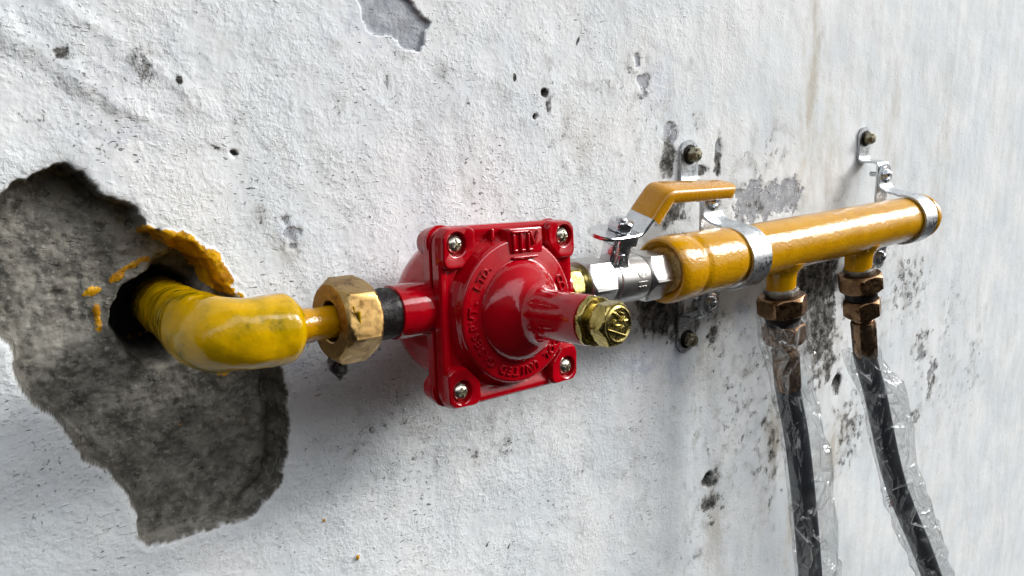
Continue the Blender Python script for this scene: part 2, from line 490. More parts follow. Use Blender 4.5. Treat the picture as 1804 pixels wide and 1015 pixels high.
def build_wall():
    gx = axis_grid([(-220, -75, 12, 1.2), (-75, -49, .8, .12), (-49, -31, .085, .085), (-31, -12, .09, .13), (-12, 35, .13, .26), (35, 130, .26, 1.4), (130, 480, 1.6, 14)])
    gz = axis_grid([(-240, -110, 9, 1.4), (-110, -40, 1.2, .4), (-40, -13, .35, .12), (-13, 20, .09, .09), (20, 45, .12, 1.0), (45, 170, 1.2, 9)])
    X, Z = np.meshgrid(gx, gz)
    nx, nzz = len(gx), len(gz)
    w1 = fbm(X, Z, 1.2, 4, 3); w2 = fbm(X, Z, 1.2, 4, 9)
    # soft trowel undulation, larger towards the left where the plaster is rough
    left = 1 - sstep(X, -15, 22)
    H = 0.16 * fbm(X, Z, 14, 3, 21) + 0.05 * fbm(X, Z * 0.35, 4, 3, 33) + (0.020 + 0.026 * left) * fbm(X, Z, 1.8, 5, 41, 0.6)
    H += 0.022 * left * np.abs(fbm(X, Z, 0.55, 3, 47))
    # diagonal trowel ridges at the top left
    d = (X + 43) * 0.6 + (Z - 14) * 0.8
    H -= 0.10 * sstep(-np.abs(d + 0.5 * w1), -0.9, 0) * sstep(-X, 34, 40) * sstep(Z, 9, 12)
    H -= 0.06 * sstep(-np.abs(d - 2.3 + 0.5 * w2), -0.7, 0) * sstep(-X, 33, 39) * sstep(Z, 9, 12)
    # shallow vertical hollow below the first clamp
    H += 0.35 * np.exp(-((X - 3.5 + 0.25 * (Z + 20) * 0.2) / 3.2) ** 2) * sstep(-Z, 8, 16)
    H -= 0.25 * np.exp(-((X + 3.0) / 3.5) ** 2) * sstep(-Z, 8, 16)
    # shallow paint-layer edges
    def blob(x0, z0, rx, rz, ang=0, rag=0.5, sh=1.0):
        c, s = math.cos(ang), math.sin(ang)
        u = ((X - x0) * c + (Z - z0) * s) / rx; v = (-(X - x0) * s + (Z - z0) * c) / rz
        return 1 - np.sqrt(u * u + v * v) + rag * w1 * 1.4
    pit_sd = np.full(X.shape, -5.0)
    msk = (X > -52) & (X < -30) & (Z > -15) & (Z < 13)
    xx, zz = X[msk] + 0.30 * w1[msk] + 0.02 * fbm(X[msk], Z[msk], .35, 3, 77), Z[msk] + 0.30 * w2[msk] + 0.02 * fbm(X[msk], Z[msk], .35, 3, 78)
    pit_sd[msk] = polysd(xx, zz, PIT)
    pit = sstep(pit_sd, -0.02, 0.05)
    rimw = 0.22 + 0.35 * np.clip(w2 + .2, 0, 1)
    deep = 1.55 + 0.35 * fbm(X, Z, 4, 3, 55) + 0.17 * fbm(X, Z, .9, 5, 56, .65) + 0.08 * fbm(X, Z, .4, 3, 58)
    deep = deep - 0.35 * sstep(-Z, 4, 9)
    # undercut along the top and right rims
    rimside = np.maximum(sstep(X * .55 + Z * .85, -17.5, -15.0) * sstep(Z, .5, 3), .55 * sstep(X, -37.5, -35.5))
    deep = deep + 1.0 * rimside * np.exp(-((pit_sd - .55) / .45) ** 2)
    prof = sstep(pit_sd, 0, rimw)
    H = H + prof * deep
    # raised chipped lip
    H += 0.05 * np.exp(-((pit_sd + 0.05) / 0.12) ** 2)
    # socket round the pipe where it leaves the wall
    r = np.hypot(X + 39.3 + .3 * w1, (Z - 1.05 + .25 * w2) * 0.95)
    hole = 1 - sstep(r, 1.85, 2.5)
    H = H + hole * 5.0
    r2 = np.hypot((X + 38.0) * .9 + .3 * w1, (Z - 3.1 + .3 * w2))
    H = H + 1.8 * (1 - sstep(r2, 0.7, 1.7)) * sstep(pit_sd, .1, .5) * (1 - hole)
    # patches where paint has flaked off
    pm = np.full(X.shape, -5.0); k = (X > -30) & (X < -20) & (Z > 12)
    pm[k] = polysd(X[k] + .35 * w1[k], Z[k] + .35 * w2[k], PEEL)
    gm = np.full(X.shape, -5.0); k = (X > 2) & (X < 22) & (Z > -4) & (Z < 9)
    gm[k] = polysd(X[k] + 1.1 * w1[k], Z[k] + 1.1 * w2[k], GP)
    peel = np.maximum(sstep(pm, -.02, .06), 0.62 * sstep(gm, -.5, .9))
    for a in ((-4.6, 13.0, 1.0, 1.5, .5), (-5.3, 14.3, .45, .9, .2), (4.3, 7.2, .5, 1.9, 0), (2.2, 5.9, 1.0, .6, .2), (25.3, -17.6, 1.3, 1.5, 0),
              (44.0, -18.6, 1.6, 1.7, 0.3), (47.5, -21.7, 1.6, 1.6, .2), (31.2, -1.6, .7, 1.8, 0), (-32.7, 4.9, .7, 1.1, 0), (-1.6, 9.0, 1.6, 1.1, 0)):
        peel = np.maximum(peel, 0.62 * sstep(blob(*a, 0.8), -.1, .6))
    H = H + 0.10 * sstep(peel, 0.2, 0.7) + 0.12 * sstep(pm, -.02, .10)
    # mould, soot, chipped dark spots and painted clamp shadows: (x, z, rx, rz, angle, strength)
    grime_shadow = np.zeros(X.shape)
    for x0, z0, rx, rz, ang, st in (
            (-2.6, -5.0, 4.2, 2.7, .0, 1.1), (0.6, -6.6, 3.2, 2.2, .0, .95), (4.3, -8.0, 1.8, 1.6, 0, .75), (-1.9, 7.0, 1.3, 2.0, 0, 1.0), (-0.9, 3.0, 1.9, 2.4, 0, .85), (4.3, 6.9, .6, 2.0, 0, .85),  # near clamp: painted shadow beside the top bolt, stain mixed with shadow below
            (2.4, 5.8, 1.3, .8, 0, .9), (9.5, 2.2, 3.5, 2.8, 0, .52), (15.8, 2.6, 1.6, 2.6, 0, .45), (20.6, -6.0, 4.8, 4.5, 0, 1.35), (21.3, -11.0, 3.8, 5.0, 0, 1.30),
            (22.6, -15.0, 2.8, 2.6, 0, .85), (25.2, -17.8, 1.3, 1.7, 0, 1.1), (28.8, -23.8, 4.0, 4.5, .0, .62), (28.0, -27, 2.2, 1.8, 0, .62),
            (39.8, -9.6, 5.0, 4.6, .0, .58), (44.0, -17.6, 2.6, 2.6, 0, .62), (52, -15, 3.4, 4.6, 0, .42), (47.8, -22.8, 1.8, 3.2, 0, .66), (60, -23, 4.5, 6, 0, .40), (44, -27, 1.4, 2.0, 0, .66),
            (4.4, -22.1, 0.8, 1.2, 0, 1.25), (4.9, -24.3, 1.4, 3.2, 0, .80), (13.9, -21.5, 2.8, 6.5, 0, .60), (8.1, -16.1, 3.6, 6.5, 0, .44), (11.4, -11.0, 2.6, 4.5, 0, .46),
            (2.4, -14, 1.4, 8, 0, .34), (2.2, -28, 2.6, 9, 0, .36), (12.4, -27.0, 2.6, 5, 0, .38), (31.2, -1.0, 1.0, 2.6, 0, .6), (23.8, 1.0, 1.7, 3.0, 0, .5),  # last blob paints the far clamp's cast shadow
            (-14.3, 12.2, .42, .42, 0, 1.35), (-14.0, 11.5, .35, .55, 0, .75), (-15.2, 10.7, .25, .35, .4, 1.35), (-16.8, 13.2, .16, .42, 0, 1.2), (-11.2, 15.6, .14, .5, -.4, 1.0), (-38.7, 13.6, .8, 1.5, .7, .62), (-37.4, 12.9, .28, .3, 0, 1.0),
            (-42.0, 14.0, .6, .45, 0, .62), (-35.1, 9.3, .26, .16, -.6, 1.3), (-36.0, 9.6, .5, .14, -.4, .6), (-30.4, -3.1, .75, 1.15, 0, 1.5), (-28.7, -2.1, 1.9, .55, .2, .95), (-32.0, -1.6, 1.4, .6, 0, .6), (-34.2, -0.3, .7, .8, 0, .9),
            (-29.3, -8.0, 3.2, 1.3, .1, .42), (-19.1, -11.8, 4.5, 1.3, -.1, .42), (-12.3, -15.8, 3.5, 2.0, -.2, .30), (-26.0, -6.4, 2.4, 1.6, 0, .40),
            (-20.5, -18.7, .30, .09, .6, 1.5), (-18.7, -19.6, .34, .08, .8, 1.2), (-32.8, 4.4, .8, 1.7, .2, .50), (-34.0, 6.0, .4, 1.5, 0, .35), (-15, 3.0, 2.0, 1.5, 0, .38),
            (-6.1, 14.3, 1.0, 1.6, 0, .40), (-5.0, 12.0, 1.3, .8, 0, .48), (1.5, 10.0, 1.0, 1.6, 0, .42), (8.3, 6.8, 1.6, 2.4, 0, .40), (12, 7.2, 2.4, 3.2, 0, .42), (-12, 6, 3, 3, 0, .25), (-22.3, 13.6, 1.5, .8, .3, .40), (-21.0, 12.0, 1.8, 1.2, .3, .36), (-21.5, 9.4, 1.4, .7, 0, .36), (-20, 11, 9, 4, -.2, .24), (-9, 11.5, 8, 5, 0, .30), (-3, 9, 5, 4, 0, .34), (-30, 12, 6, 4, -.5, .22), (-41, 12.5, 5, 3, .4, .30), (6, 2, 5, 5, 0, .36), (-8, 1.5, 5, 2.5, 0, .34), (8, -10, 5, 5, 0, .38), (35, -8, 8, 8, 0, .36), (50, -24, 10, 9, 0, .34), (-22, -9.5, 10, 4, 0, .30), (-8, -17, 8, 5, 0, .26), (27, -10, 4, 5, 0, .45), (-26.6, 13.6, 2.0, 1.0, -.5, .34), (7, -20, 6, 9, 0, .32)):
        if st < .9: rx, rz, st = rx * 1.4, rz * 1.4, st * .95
        grime_shadow = np.maximum(grime_shadow, st * (1 if st > .9 else (.85 + .75 * w2)) * sstep(blob(x0, z0, rx, rz, ang, .35 if st > .9 else .6), -.25, .95))
    for x0, z0, rr, dd in ((-14.3, 12.2, .32, .35), (-15.2, 10.7, .2, .3), (4.4, -22.1, .75, .9), (25.2, -17.6, .9, .5), (-30.3, -3.4, .6, .4), (-35.1, 9.3, .2, .2)):
        rr_ = np.hypot(X - x0 + .2 * w1, Z - z0 + .2 * w2)
        H = H + dd * (1 - sstep(rr_, rr * .5, rr))
    H = H + 0.22 * sstep(grime_shadow, .75, 1.2) * np.clip(fbm(X, Z, .8, 4, 91) + .3, 0, 1) * (X > -8)
    tan = np.zeros(X.shape)
    for x0, z0, rx, rz, ang, st in ((17.6, 12.8, 2.0, 12, 0, .75), (21, 6.0, 2.4, 7, 0, .5), (14.0, -20.5, 2.4, 5, 0, .9), (26, -25, 3, 4, 0, .8), (5.5, -27, 2, 6, 0, .45), (3.5, -10, 1.5, 6, 0, .5),
                                    (18, -33, 1.6, 5, 0, .7), (33, 8, 3, 9, 0, .3), (45, 6, 3, 14, 0, .28), (23, -14, 3, 4, 0, .5), (-33, 4, 1, 1.6, 0, .35), (-11, 9.5, 3, 3, 0, .25)):
        tan = np.maximum(tan, st * sstep(blob(x0, z0, rx, rz, ang, .4), -.2, .9))
    blue = np.zeros(X.shape)
    for x0, z0, rx, rz, st in ((-4.8, -8.8, 2.8, 2.0, .9), (-0.7, -10.3, 1.6, 2.6, .8), (8.2, -7.0, 1.3, 3.2, 1.), (-32.6, 5.0, .8, 1.0, .9), (-40, 12, 5, 4, .3), (-25, 3.5, 3, 3, .25), (-3, 12.5, 2.5, 3.5, .4), (13.5, 3.2, 2.2, 1.8, 1.), (11, 9, 2, 3, .4), (-33, -2.5, 1.2, 1.3, .7), (-27, 16, 3, 2, .5), (-7, -5, 2, 2, .5)):
        blue = np.maximum(blue, st * sstep(blob(x0, z0, rx, rz, 0, .4), -.2, .9))
    # wet yellow paint slopped on the chipped rim
    ych = np.zeros(X.shape)
    for x0, z0, rx, rz, ang, st in ((-39.1, 5.5, 1.1, .45, -.4, 1.), (-38.0, 4.8, 1.4, .6, -.7, 1.), (-37.0, 3.9, 1.3, .6, -1.0, 1.), (-36.5, 2.9, 1.0, .55, -1.2, 1.), (-36.2, 2.2, .7, .4, -1.1, .9), (-42.0, 3.0, .75, .38, .3, .95),
                                    (-41.1, 3.5, .8, .26, .6, .9), (-40.2, 4.0, .75, .28, .3, .85), (-42.2, 1.5, .24, .9, .0, .6), (-39.3, -0.7, 1.2, .3, 0, .4), (-38.9, -4.9, .6, .35, 0, .3), (-36.7, -2.6, .5, .25, 0, .5), (-37.5, -1.6, 1.4, .3, -.5, .6), (-32.2, -12.5, .12, .12, 0, 1.2), (-30.3, -15.7, .13, .16, 0, 1.2), (-35.6, 1.8, .5, .2, -.9, .6)):
        ych = np.maximum(ych, st * sstep(blob(x0, z0, rx, rz, ang, .8), 0, .5))
    H = H - 0.10 * ych - 0.12 * ych * np.clip(fbm(X, Z, .35, 3, 66) + .2, 0, 1)

    verts = np.stack([X * S, H * S, Z * S], -1).reshape(-1, 3)
    n0 = len(verts)
    idx = np.arange(n0).reshape(nzz, nx)
    q = np.stack([idx[:-1, :-1], idx[:-1, 1:], idx[1:, 1:], idx[1:, :-1]], -1).reshape(-1, 4)
    # solid wall: sides and back, 14 cm thick
    b = np.concatenate([idx[0, :], idx[1:, -1], idx[-1, -2::-1], idx[-2:0:-1, 0]])
    bv = verts[b].copy(); bv[:, 1] = 14 * S
    nb = len(b)
    verts = np.concatenate([verts, bv])
    bi = np.arange(nb) + n0
    side = np.stack([b, bi, np.roll(bi, -1), np.roll(b, -1)], -1)
    me = bpy.data.meshes.new('plastered_wall')
    nq = len(q) + len(side)
    loops = np.concatenate([q.ravel(), side.ravel(), bi])
    me.vertices.add(len(verts)); me.vertices.foreach_set('co', verts.ravel().astype(np.float32))
    me.loops.add(len(loops)); me.loops.foreach_set('vertex_index', loops.astype(np.int32))
    me.polygons.add(nq + 1)
    starts = np.concatenate([np.arange(nq) * 4, [nq * 4]]); 
    me.polygons.foreach_set('loop_start', starts.astype(np.int32))
    me.update(calc_edges=True); me.validate()
    sm = np.zeros(len(me.polygons), bool); sm[:len(q)] = True
    me.polygons.foreach_set('use_smooth', sm)
    pad = np.zeros(nb)
    for nm, arr in (('pit', pit), ('hole', hole), ('peel', peel), ('grime_shadow', grime_shadow), ('tan', tan), ('blue', blue), ('ochre', ych), ('smoothness', 1 - left)):
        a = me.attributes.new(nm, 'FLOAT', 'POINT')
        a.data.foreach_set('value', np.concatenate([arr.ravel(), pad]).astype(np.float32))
    o = bpy.data.objects.new('plastered_wall', me); COL.objects.link(o)
    setprops(o, 'weathered white plastered wall with flaking paint and a chipped grey hole', 'wall')

    t = NT('weathered_plaster')
    A = {k: t.attr(k) for k in ('pit', 'hole', 'peel', 'grime_shadow', 'tan', 'blue', 'ochre', 'smoothness')}
    big = t.noise(14, 5, 0.55)
    streak = t.noise(1, 6, 0.6, t.mapping((70, 1, 16)))
    mid = t.noise(110, 5, 0.6)
    fine = t.noise(420, 4, 0.6, None, 0.4)
    grit = t.noise(900, 3, 0.6)
    base = t.mix(t.rng(big, .3, .7), (0.60, 0.635, 0.65), (0.715, 0.725, 0.72))
    base = t.mix(t.m('MULTIPLY', t.rng(streak, .42, .7), t.m('MULTIPLY_ADD', A['smoothness'], .28, .12)), base, (0.50, 0.50, 0.475))
    base = t.mix(t.m('MULTIPLY', t.rng(mid, .5, .75), 0.30), base, (0.50, 0.52, 0.53))
    base = t.mix(t.m('MULTIPLY', A['tan'], t.rng(streak, .3, .62)), base, (0.42, 0.375, 0.29))
    base = t.mix(t.m('MULTIPLY', A['blue'], t.rng(mid, .36, .6, .2, .8)), base, (0.40, 0.44, 0.53))
    # tiny dark pits
    pk = t.m('MULTIPLY', t.rng(fine, .62, .69), t.rng(t.noise(30, 4), .44, .62))
    pk = t.m('MULTIPLY', pk, t.m('MULTIPLY_ADD', A['smoothness'], -.42, .85))
    base = t.mix(pk, base, (0.13, 0.125, 0.12))
    # elongated ticks where the trowel tore the surface
    tk = t.noise(1, 2, .5, t.mapping((190, 100, 480)))
    tk = t.m('MULTIPLY', t.rng(tk, .635, .69), t.rng(t.noise(17, 5, .65, t.mapping(loc=(2, 7, 1))), .50, .64))
    tk = t.m('MULTIPLY', tk, t.m('MULTIPLY_ADD', A['smoothness'], -.8, 1.0))
    base = t.mix(t.m('MULTIPLY', tk, .85), base, (0.09, 0.088, 0.085))
    # flaked patches: grey undercoat
    under = t.mix(t.rng(mid, .35, .7), (0.26, 0.275, 0.295), (0.42, 0.435, 0.46))
    pe = t.rng(t.m('ADD', A['peel'], t.m('MULTIPLY', t.m('SUBTRACT', t.m('MULTIPLY_ADD', fine, .5, t.m('MULTIPLY', t.noise(90, 5, .65), .5)), .5), 1.8)), .40, .56)
    base = t.mix(pe, base, under)
    # mould and painted clamp shadows with crisp, broken edges
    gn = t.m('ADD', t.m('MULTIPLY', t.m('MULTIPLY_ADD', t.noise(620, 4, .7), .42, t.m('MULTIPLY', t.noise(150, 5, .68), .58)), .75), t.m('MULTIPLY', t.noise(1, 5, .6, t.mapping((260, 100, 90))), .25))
    gf = t.rng(t.m('ADD', t.m('MULTIPLY', A['grime_shadow'], .38), gn), .635, .775)
    gsoft = t.m('MULTIPLY', t.rng(t.m('ADD', t.m('MULTIPLY', A['grime_shadow'], .42), t.noise(60, 5, .6)), .56, .92), .55)
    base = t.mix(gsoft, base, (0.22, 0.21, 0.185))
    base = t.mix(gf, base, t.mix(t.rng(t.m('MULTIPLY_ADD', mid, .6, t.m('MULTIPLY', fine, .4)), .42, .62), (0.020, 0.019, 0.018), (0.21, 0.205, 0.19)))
    # bare concrete in the pit
    conc = t.mix(t.rng(t.noise(75, 6, .65), .34, .66), (0.085, 0.080, 0.067), (0.225, 0.215, 0.182))
    conc = t.mix(t.m('MULTIPLY', t.rng(t.noise(170, 6, .72), .53, .66), .70), conc, (0.030, 0.028, 0.024))
    conc = t.mix(t.m('MULTIPLY', t.rng(t.noise(330, 4, .6, t.mapping(loc=(5, 5, 5))), .56, .66), .5), conc, (0.32, 0.31, 0.27))
    base = t.mix(A['pit'], base, conc)
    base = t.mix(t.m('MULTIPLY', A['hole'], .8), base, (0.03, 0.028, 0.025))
    oc = t.rng(t.m('ADD', A['ochre'], t.m('MULTIPLY', t.m('SUBTRACT', t.noise(300, 4, .65), .5), 1.6)), .42, .55)
    base = t.mix(oc, base, t.mix(t.rng(mid, .4, .6), (0.62, 0.33, 0.003), (0.33, 0.145, 0.003)))
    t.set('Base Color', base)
    t.set('Roughness', t.m('MULTIPLY_ADD', oc, -.45, .88))
    t.set('Specular IOR Level', .3)
    rough = t.m('MULTIPLY_ADD', A['smoothness'], -.60, 1.0)
    rough = t.m('MAXIMUM', rough, t.m('MULTIPLY', A['pit'], 1.0))
    v = t.voro(330, 'F1', t.mapping((1, 1, 1.25)))
    hgt = t.m('ADD', t.m('MULTIPLY', fine, .62), t.m('ADD', t.m('MULTIPLY', v, .22), t.m('MULTIPLY', grit, .16)))
    hgt = t.m('ADD', hgt, t.m('MULTIPLY', t.noise(230, 4, .62, None, .4), .42))
    hgt = t.m('ADD', t.m('MULTIPLY', t.m('MULTIPLY', hgt, t.rng(t.noise(38, 4, .6), .35, .65, .18, .75)), rough), t.m('MULTIPLY', t.rng(t.noise(260, 4, .6, t.mapping((1, 1, 1.7), (3, 3, 3))), .54, .72), t.m('MULTIPLY', t.m('MULTIPLY', rough, t.rng(t.noise(24, 4, .6, t.mapping(loc=(9, 1, 4))), .42, .66)), .40)))
    hgt = t.m('ADD', hgt, t.m('MULTIPLY', t.m('MULTIPLY', streak, A['smoothness']), .12))
    hgt = t.m('SUBTRACT', hgt, t.m('ADD', t.m('ADD', t.m('MULTIPLY', gf, .5), t.m('MULTIPLY', t.m('MAXIMUM', tk, pk), .5)), t.m('MULTIPLY', pe, .45)))
    t.set('Normal', t.bump(hgt, 0.0013, 1.0))
    me.materials.append(t.mat)
    return o
build_wall()

# ------------------------------------------------------------------ frames
LF = (Matrix.Translation(Vector((-23.27, -7.5, 0.23))) @ Matrix.Rotation(0.064, 4, 'Z') @ Matrix.Rotation(0.062, 4, 'Y') @ Matrix.Rotation(-0.071, 4, 'X'))
AX_Y, AX_Z = 1.8, 0.5         # pipe axis in the tilted left frame
def LX(x, ph=0.0):             # frame on the pipe axis, z along the pipe
    x = x + (.2 if x < -5 else 0)
    return LF @ frame((x, AX_Y, AX_Z), (1, 0, 0), (0, math.sin(ph), math.cos(ph)))
def T_at(F): return F.copy()
def lump(p, s, a, seed=0.0):
    return a * mnoise.fractal(Vector(p) / s + Vector((seed, seed, seed)), 1.0, 2.0, 3)

# ------------------------------------------------------------------ painted elbow from the wall
T = LF @ Matrix.Translation((-15.3, AX_Y, AX_Z))
elb = thing('pipe_elbow', 'thick yellow painted pipe elbow coming out of the chipped grey hole', 'pipe elbow', T)
A0 = LF @ Vector((-11.7, AX_Y, AX_Z)); A1 = LF @ Vector((-15.6, AX_Y, AX_Z)); A2 = Vector((-38.65, 4.6, 1.2))
path = fillet([A2, A1, A0], 1.75, 20)
path = densify(path, .14)
Ls = [0]
for a, b in zip(path, path[1:]): Ls.append(Ls[-1] + (b - a).length)
tot = Ls[-1]
rad = []
for L in Ls:
    d = tot - L
    r = 1.66
    if L < 7.3: r = 1.50
    elif L < 7.6: r = 1.50 + (L - 7.3) / .3 * .16
    elif L < 11.5: r = 1.66 + .07 * math.sin((L - 7.6) / 3.9 * PI)
    if d < 0.9: r = r * math.sqrt(max(0.12, 1 - ((0.9 - d) / .98) ** 2 * .9))
    rad.append(r)
bm = bmesh.new()
tube(bm, path, rad, 72, True, lambda p, r, i, a: r + lump(p, 1.5, .075) + lump(p, .9, .016, 5))
obj('elbow', bm, 'yellow_old', elb)
bm = bmesh.new()
lathe(bm, [(-1.2, .84), (.2, .84), (.35, .80), (1.9, .80)], LX(-11.6), 48, lambda a, h, r: r + lump((math.cos(a), math.sin(a), h), .7, .03))
obj('nipple', bm, 'yellow', elb)

T = LX(-10.3)
nut = thing('union_nut', 'big brass hexagonal union nut on the yellow elbow nipple with yellow paint drips', 'nut', T)
bm = bmesh.new()
F = LX(-10.35, 0.20)
hexnut(bm, F, 2.16, 1.95, 1.0, .20, 0)
obj('nut_body', bm, 'brass', nut)
bm = bmesh.new()      # paint runs on the front flats
for a0, l, w in ((-1.72, 1.2, .22), (-1.52, .8, .16)):
    Fd = F @ Matrix.Rotation(a0, 4, 'Z')
for (px_, pz_, w_, l_) in ((.55, .62, .16, 1.1), (.28, .9, .10, .6)):
    pts = []
    P0 = F @ Vector((0, 0, px_))
    base = P0 + (LF.to_3x3() @ Vector((0, -1, 0))) * 1.93
    for k in range(8):
        tt = k / 7
        pts.append(base + (LF.to_3x3() @ Vector((tt * .15, .02 * k, pz_ - l_ * tt))))
    tube(bm, pts, [w_ * (1 - .75 * k / 7) * .5 for k in range(8)], 10)
obj('paint_drip', bm, 'yellow_old', nut)
bm = bmesh.new()
lathe(bm, [(-.2, 1.34), (.05, 1.36), (.4, 1.30), (.8, 1.34), (1.3, 1.30), (1.55, 1.32), (1.8, 1.15)], LX(-8.2), 64, lambda a, h, r: r + lump((math.cos(a) * 1.4, math.sin(a) * 1.4, h), .4, .05))
obj('threaded_sleeve', bm, 'black', nut)

# ------------------------------------------------------------------ regulator
reg = thing('gas_regulator', 'glossy red square gas regulator with four corner screws and a long spring tube', 'regulator', LF)
FV = LF @ Matrix.Rotation(PI / 2, 4, 'X') @ Matrix.Scale(.985, 4)      # local x right, local y up, local z towards the viewer
def rsq(a, h, rc):         # rounded square radius
    c, s = abs(math.cos(a)), abs(math.sin(a))
    k = h / max(c, s)
    q = h - rc
    # corner arc
    if c * k > q and s * k > q:
        b = q * (c + s); disc = b * b - (2 * q * q - rc * rc)
        return b + math.sqrt(max(disc, 0))
    return k
def plate(bm, levels, F, n=240):
    rs = []
    for z, h, rc in levels:
        rs.append([F @ Vector((rsq(a, h, rc) * math.cos(a), rsq(a, h, rc) * math.sin(a), z)) for a in [2 * PI * i / n for i in range(n)]])
    rings(bm, rs)
# rear half
bm = bmesh.new()
plate(bm, [(-1.55, 4.66, 1.1), (-1.46, 4.82, 1.15), (-.92, 4.86, 1.15), (-.86, 4.78, 1.1)], FV)
lathe(bm, [(-5.9, 1.6), (-5.8, 2.7), (-5.45, 3.55), (-4.9, 4.15), (-4.2, 4.52), (-3.2, 4.70), (-1.40, 4.74)], FV, 96, lambda a, h, r: r * (1 + .13 * math.cos(a) ** 2 * min(1, max(0, (-h - 1.4) / 1.2))))
for sx in (-1, 1):
    for sz in (-1, 1):
        lathe(bm, [(-2.3, .62), (-2.2, .75), (-1.2, .95)], FV @ Matrix.Translation((sx * 3.98, sz * 3.98, 0)), 32)
        lathe(bm, [(-2.0, .70), (-1.92, .84), (-1.0, .96)], FV @ Matrix.Translation((sx * 3.98, sz * 3.98, 0)), 32)
lathe(bm, [(-6.75, 1.2), (-6.67, 1.40), (-6.2, 1.44), (-4.8, 1.45), (-3.5, 1.5)], LX(0), 64)
lathe(bm, [(3.5, 1.5), (4.6, 1.45), (5.3, 1.42), (5.4, 1.3)], LX(0), 64)
body = obj('rear_body', bm, 'red', reg)
bm = bmesh.new()
plate(bm, [(-.93, 4.62, 1.1), (-.66, 4.62, 1.1)], FV)
obj('gasket', bm, 'red_dark', reg)
# front cover
bm = bmesh.new()
HW = 4.86
plate(bm, [(-.72, HW - .08, 1.0), (-.62, HW, 1.05), (-.12, HW, 1.05), (-.02, HW - .10, .98), (0.0, HW - .24, .9), (-.03, HW - .45, .8), (-.16, HW - .62, .7), (-.20, HW - .85, .6)], FV)
lathe(bm, [(-.35, 4.42), (-.15, 4.36), (.12, 4.16), (.40, 4.05), (.56, 4.02), (.64, 3.95), (.68, 3.82), (.72, 3.2), (.76, 2.95), (.80, 2.86), (.95, 2.80), (1.2, 2.66), (1.45, 2.46), (1.68, 2.20), (1.88, 1.93), (2.05, 1.70), (2.25, 1.53), (2.55, 1.42), (3.0, 1.36), (3.8, 1.33), (4.8, 1.31), (5.92, 1.30), (6.02, 1.26), (6.06, 1.12)], FV, 128)
B0 = [(.82, .5), (.5, .82), (-1.0, .86), (-1.28, .62), (-1.25, -.35), (-.35, -1.25), (.62, -1.28), (.86, -1.0)]
def polyr(poly, a):
    d = Vector((math.cos(a), math.sin(a))); best = 1.0
    for i in range(len(poly)):
        p = Vector(poly[i]); q = Vector(poly[(i + 1) % len(poly)]); e = q - p
        den = d.x * e.y - d.y * e.x
        if abs(den) < 1e-9: continue
        tt = (p.x * e.y - p.y * e.x) / den; uu = (p.x * d.y - p.y * d.x) / den
        if tt > 0 and -1e-6 <= uu <= 1 + 1e-6: best = tt
    return best
for sx in (-1, 1):
    for sz in (-1, 1):
        Fb = FV @ Matrix.Translation((sx * 3.932, sz * 3.932, 0)) @ Matrix.Diagonal((sx, sz, 1, 1))
        n = 96; an = [2 * PI * i / n for i in range(n)]
        pr = [polyr(B0, a) for a in an]
        pr = [(pr[i - 2] + pr[i - 1] + pr[i] + pr[(i + 1) % n] + pr[(i + 2) % n]) / 5 for i in range(n)]
        lev = [(-.3, [r * 1.12 for r in pr]), (.10, [r * 1.05 for r in pr]), (.26, pr), (.33, [r * .94 for r in pr]), (.34, [.70] * n), (.30, [.64] * n), (.02, [.61] * n), (.0, [.01] * n)]
        rings(bm, [[Fb @ Vector((r[i] * math.cos(an[i]), r[i] * math.sin(an[i]), z)) for i in range(n)] for z, r in lev])
# pad above the ring that carries the emblem
box(bm, (.55, 3.86, .25), (2.5, 1.45, 1.0), FV, .12)
box(bm, (-1.35, 4.2, -.05), (.2, .8, .5), FV, .06)
cover = obj('front_cover', bm, 'red', reg)
# raised lettering round the dome
bm = bmesh.new()
def ring_text(s, mid_deg, r, size, step, z, tilt=0.08):
    n = len(s)
    for i, ch in enumerate(s):
        if ch == ' ': continue
        ph = math.radians(mid_deg + (i - (n - 1) / 2) * step)
        right = Vector((math.cos(ph), -math.sin(ph), 0)); up = Vector((math.sin(ph), math.cos(ph), -tilt)).normalized()
        nn = right.cross(up)
        Fm = Matrix((right, up, nn)).transposed().to_4x4(); Fm.translation = Vector((r * math.sin(ph), r * math.cos(ph), z))
        text_bm(bm, ch, size, .05, FV @ Fm, .018)
ring_text('PVT. LTD.', 291, 3.36, .66, 7.4, .74)
ring_text('GASES', 237, 3.36, .66, 7.8, .74)
ring_text('UNITED', 184, 3.36, .68, 8.4, .74)
ring_text('COOL', 134, 3.36, .68, 8.4, .74)
ring_text('CO.', 72, 3.36, .72, 8.4, .74)
obj('raised_lettering', bm, 'red', cover, label='raised letters GASES PVT. LTD. round the red dome', smooth=50)
bm = bmesh.new()
zt = .80
box(bm, (.05, 4.38, zt), (1.25, .17, .2), FV, .08)
for x in (-.42, .12, .66): box(bm, (x, 3.82, zt), (.17, .95, .2), FV, .08)
for x in (-.32, .24, .80): box(bm, (x, 3.36, zt), (.34, .16, .2), FV, .07)
for x, r_ in ((.92, .42), (1.24, -.42)):
    box(bm, (0, 0, 0), (.16, .85, .2), FV @ Matrix.Translation((x, 4.02, zt)) @ Matrix.Rotation(r_, 4, 'Z'), .07)
box(bm, (.35, 2.98, zt + .06), (1.85, .15, .16), FV, .06)
obj('emblem', bm, 'red', cover, smooth=50)
for sx in (-1, 1):
    for sz in (-1, 1):
        bm = bmesh.new()
        pan_head(bm, FV @ Matrix.Translation((sx * 3.932, sz * 3.932, .16)) @ Matrix.Rotation(random.uniform(0, 1.5), 4, 'Z'), .46, .24)
        obj('corner_screw', bm, 'screw', reg)
bm = bmesh.new()
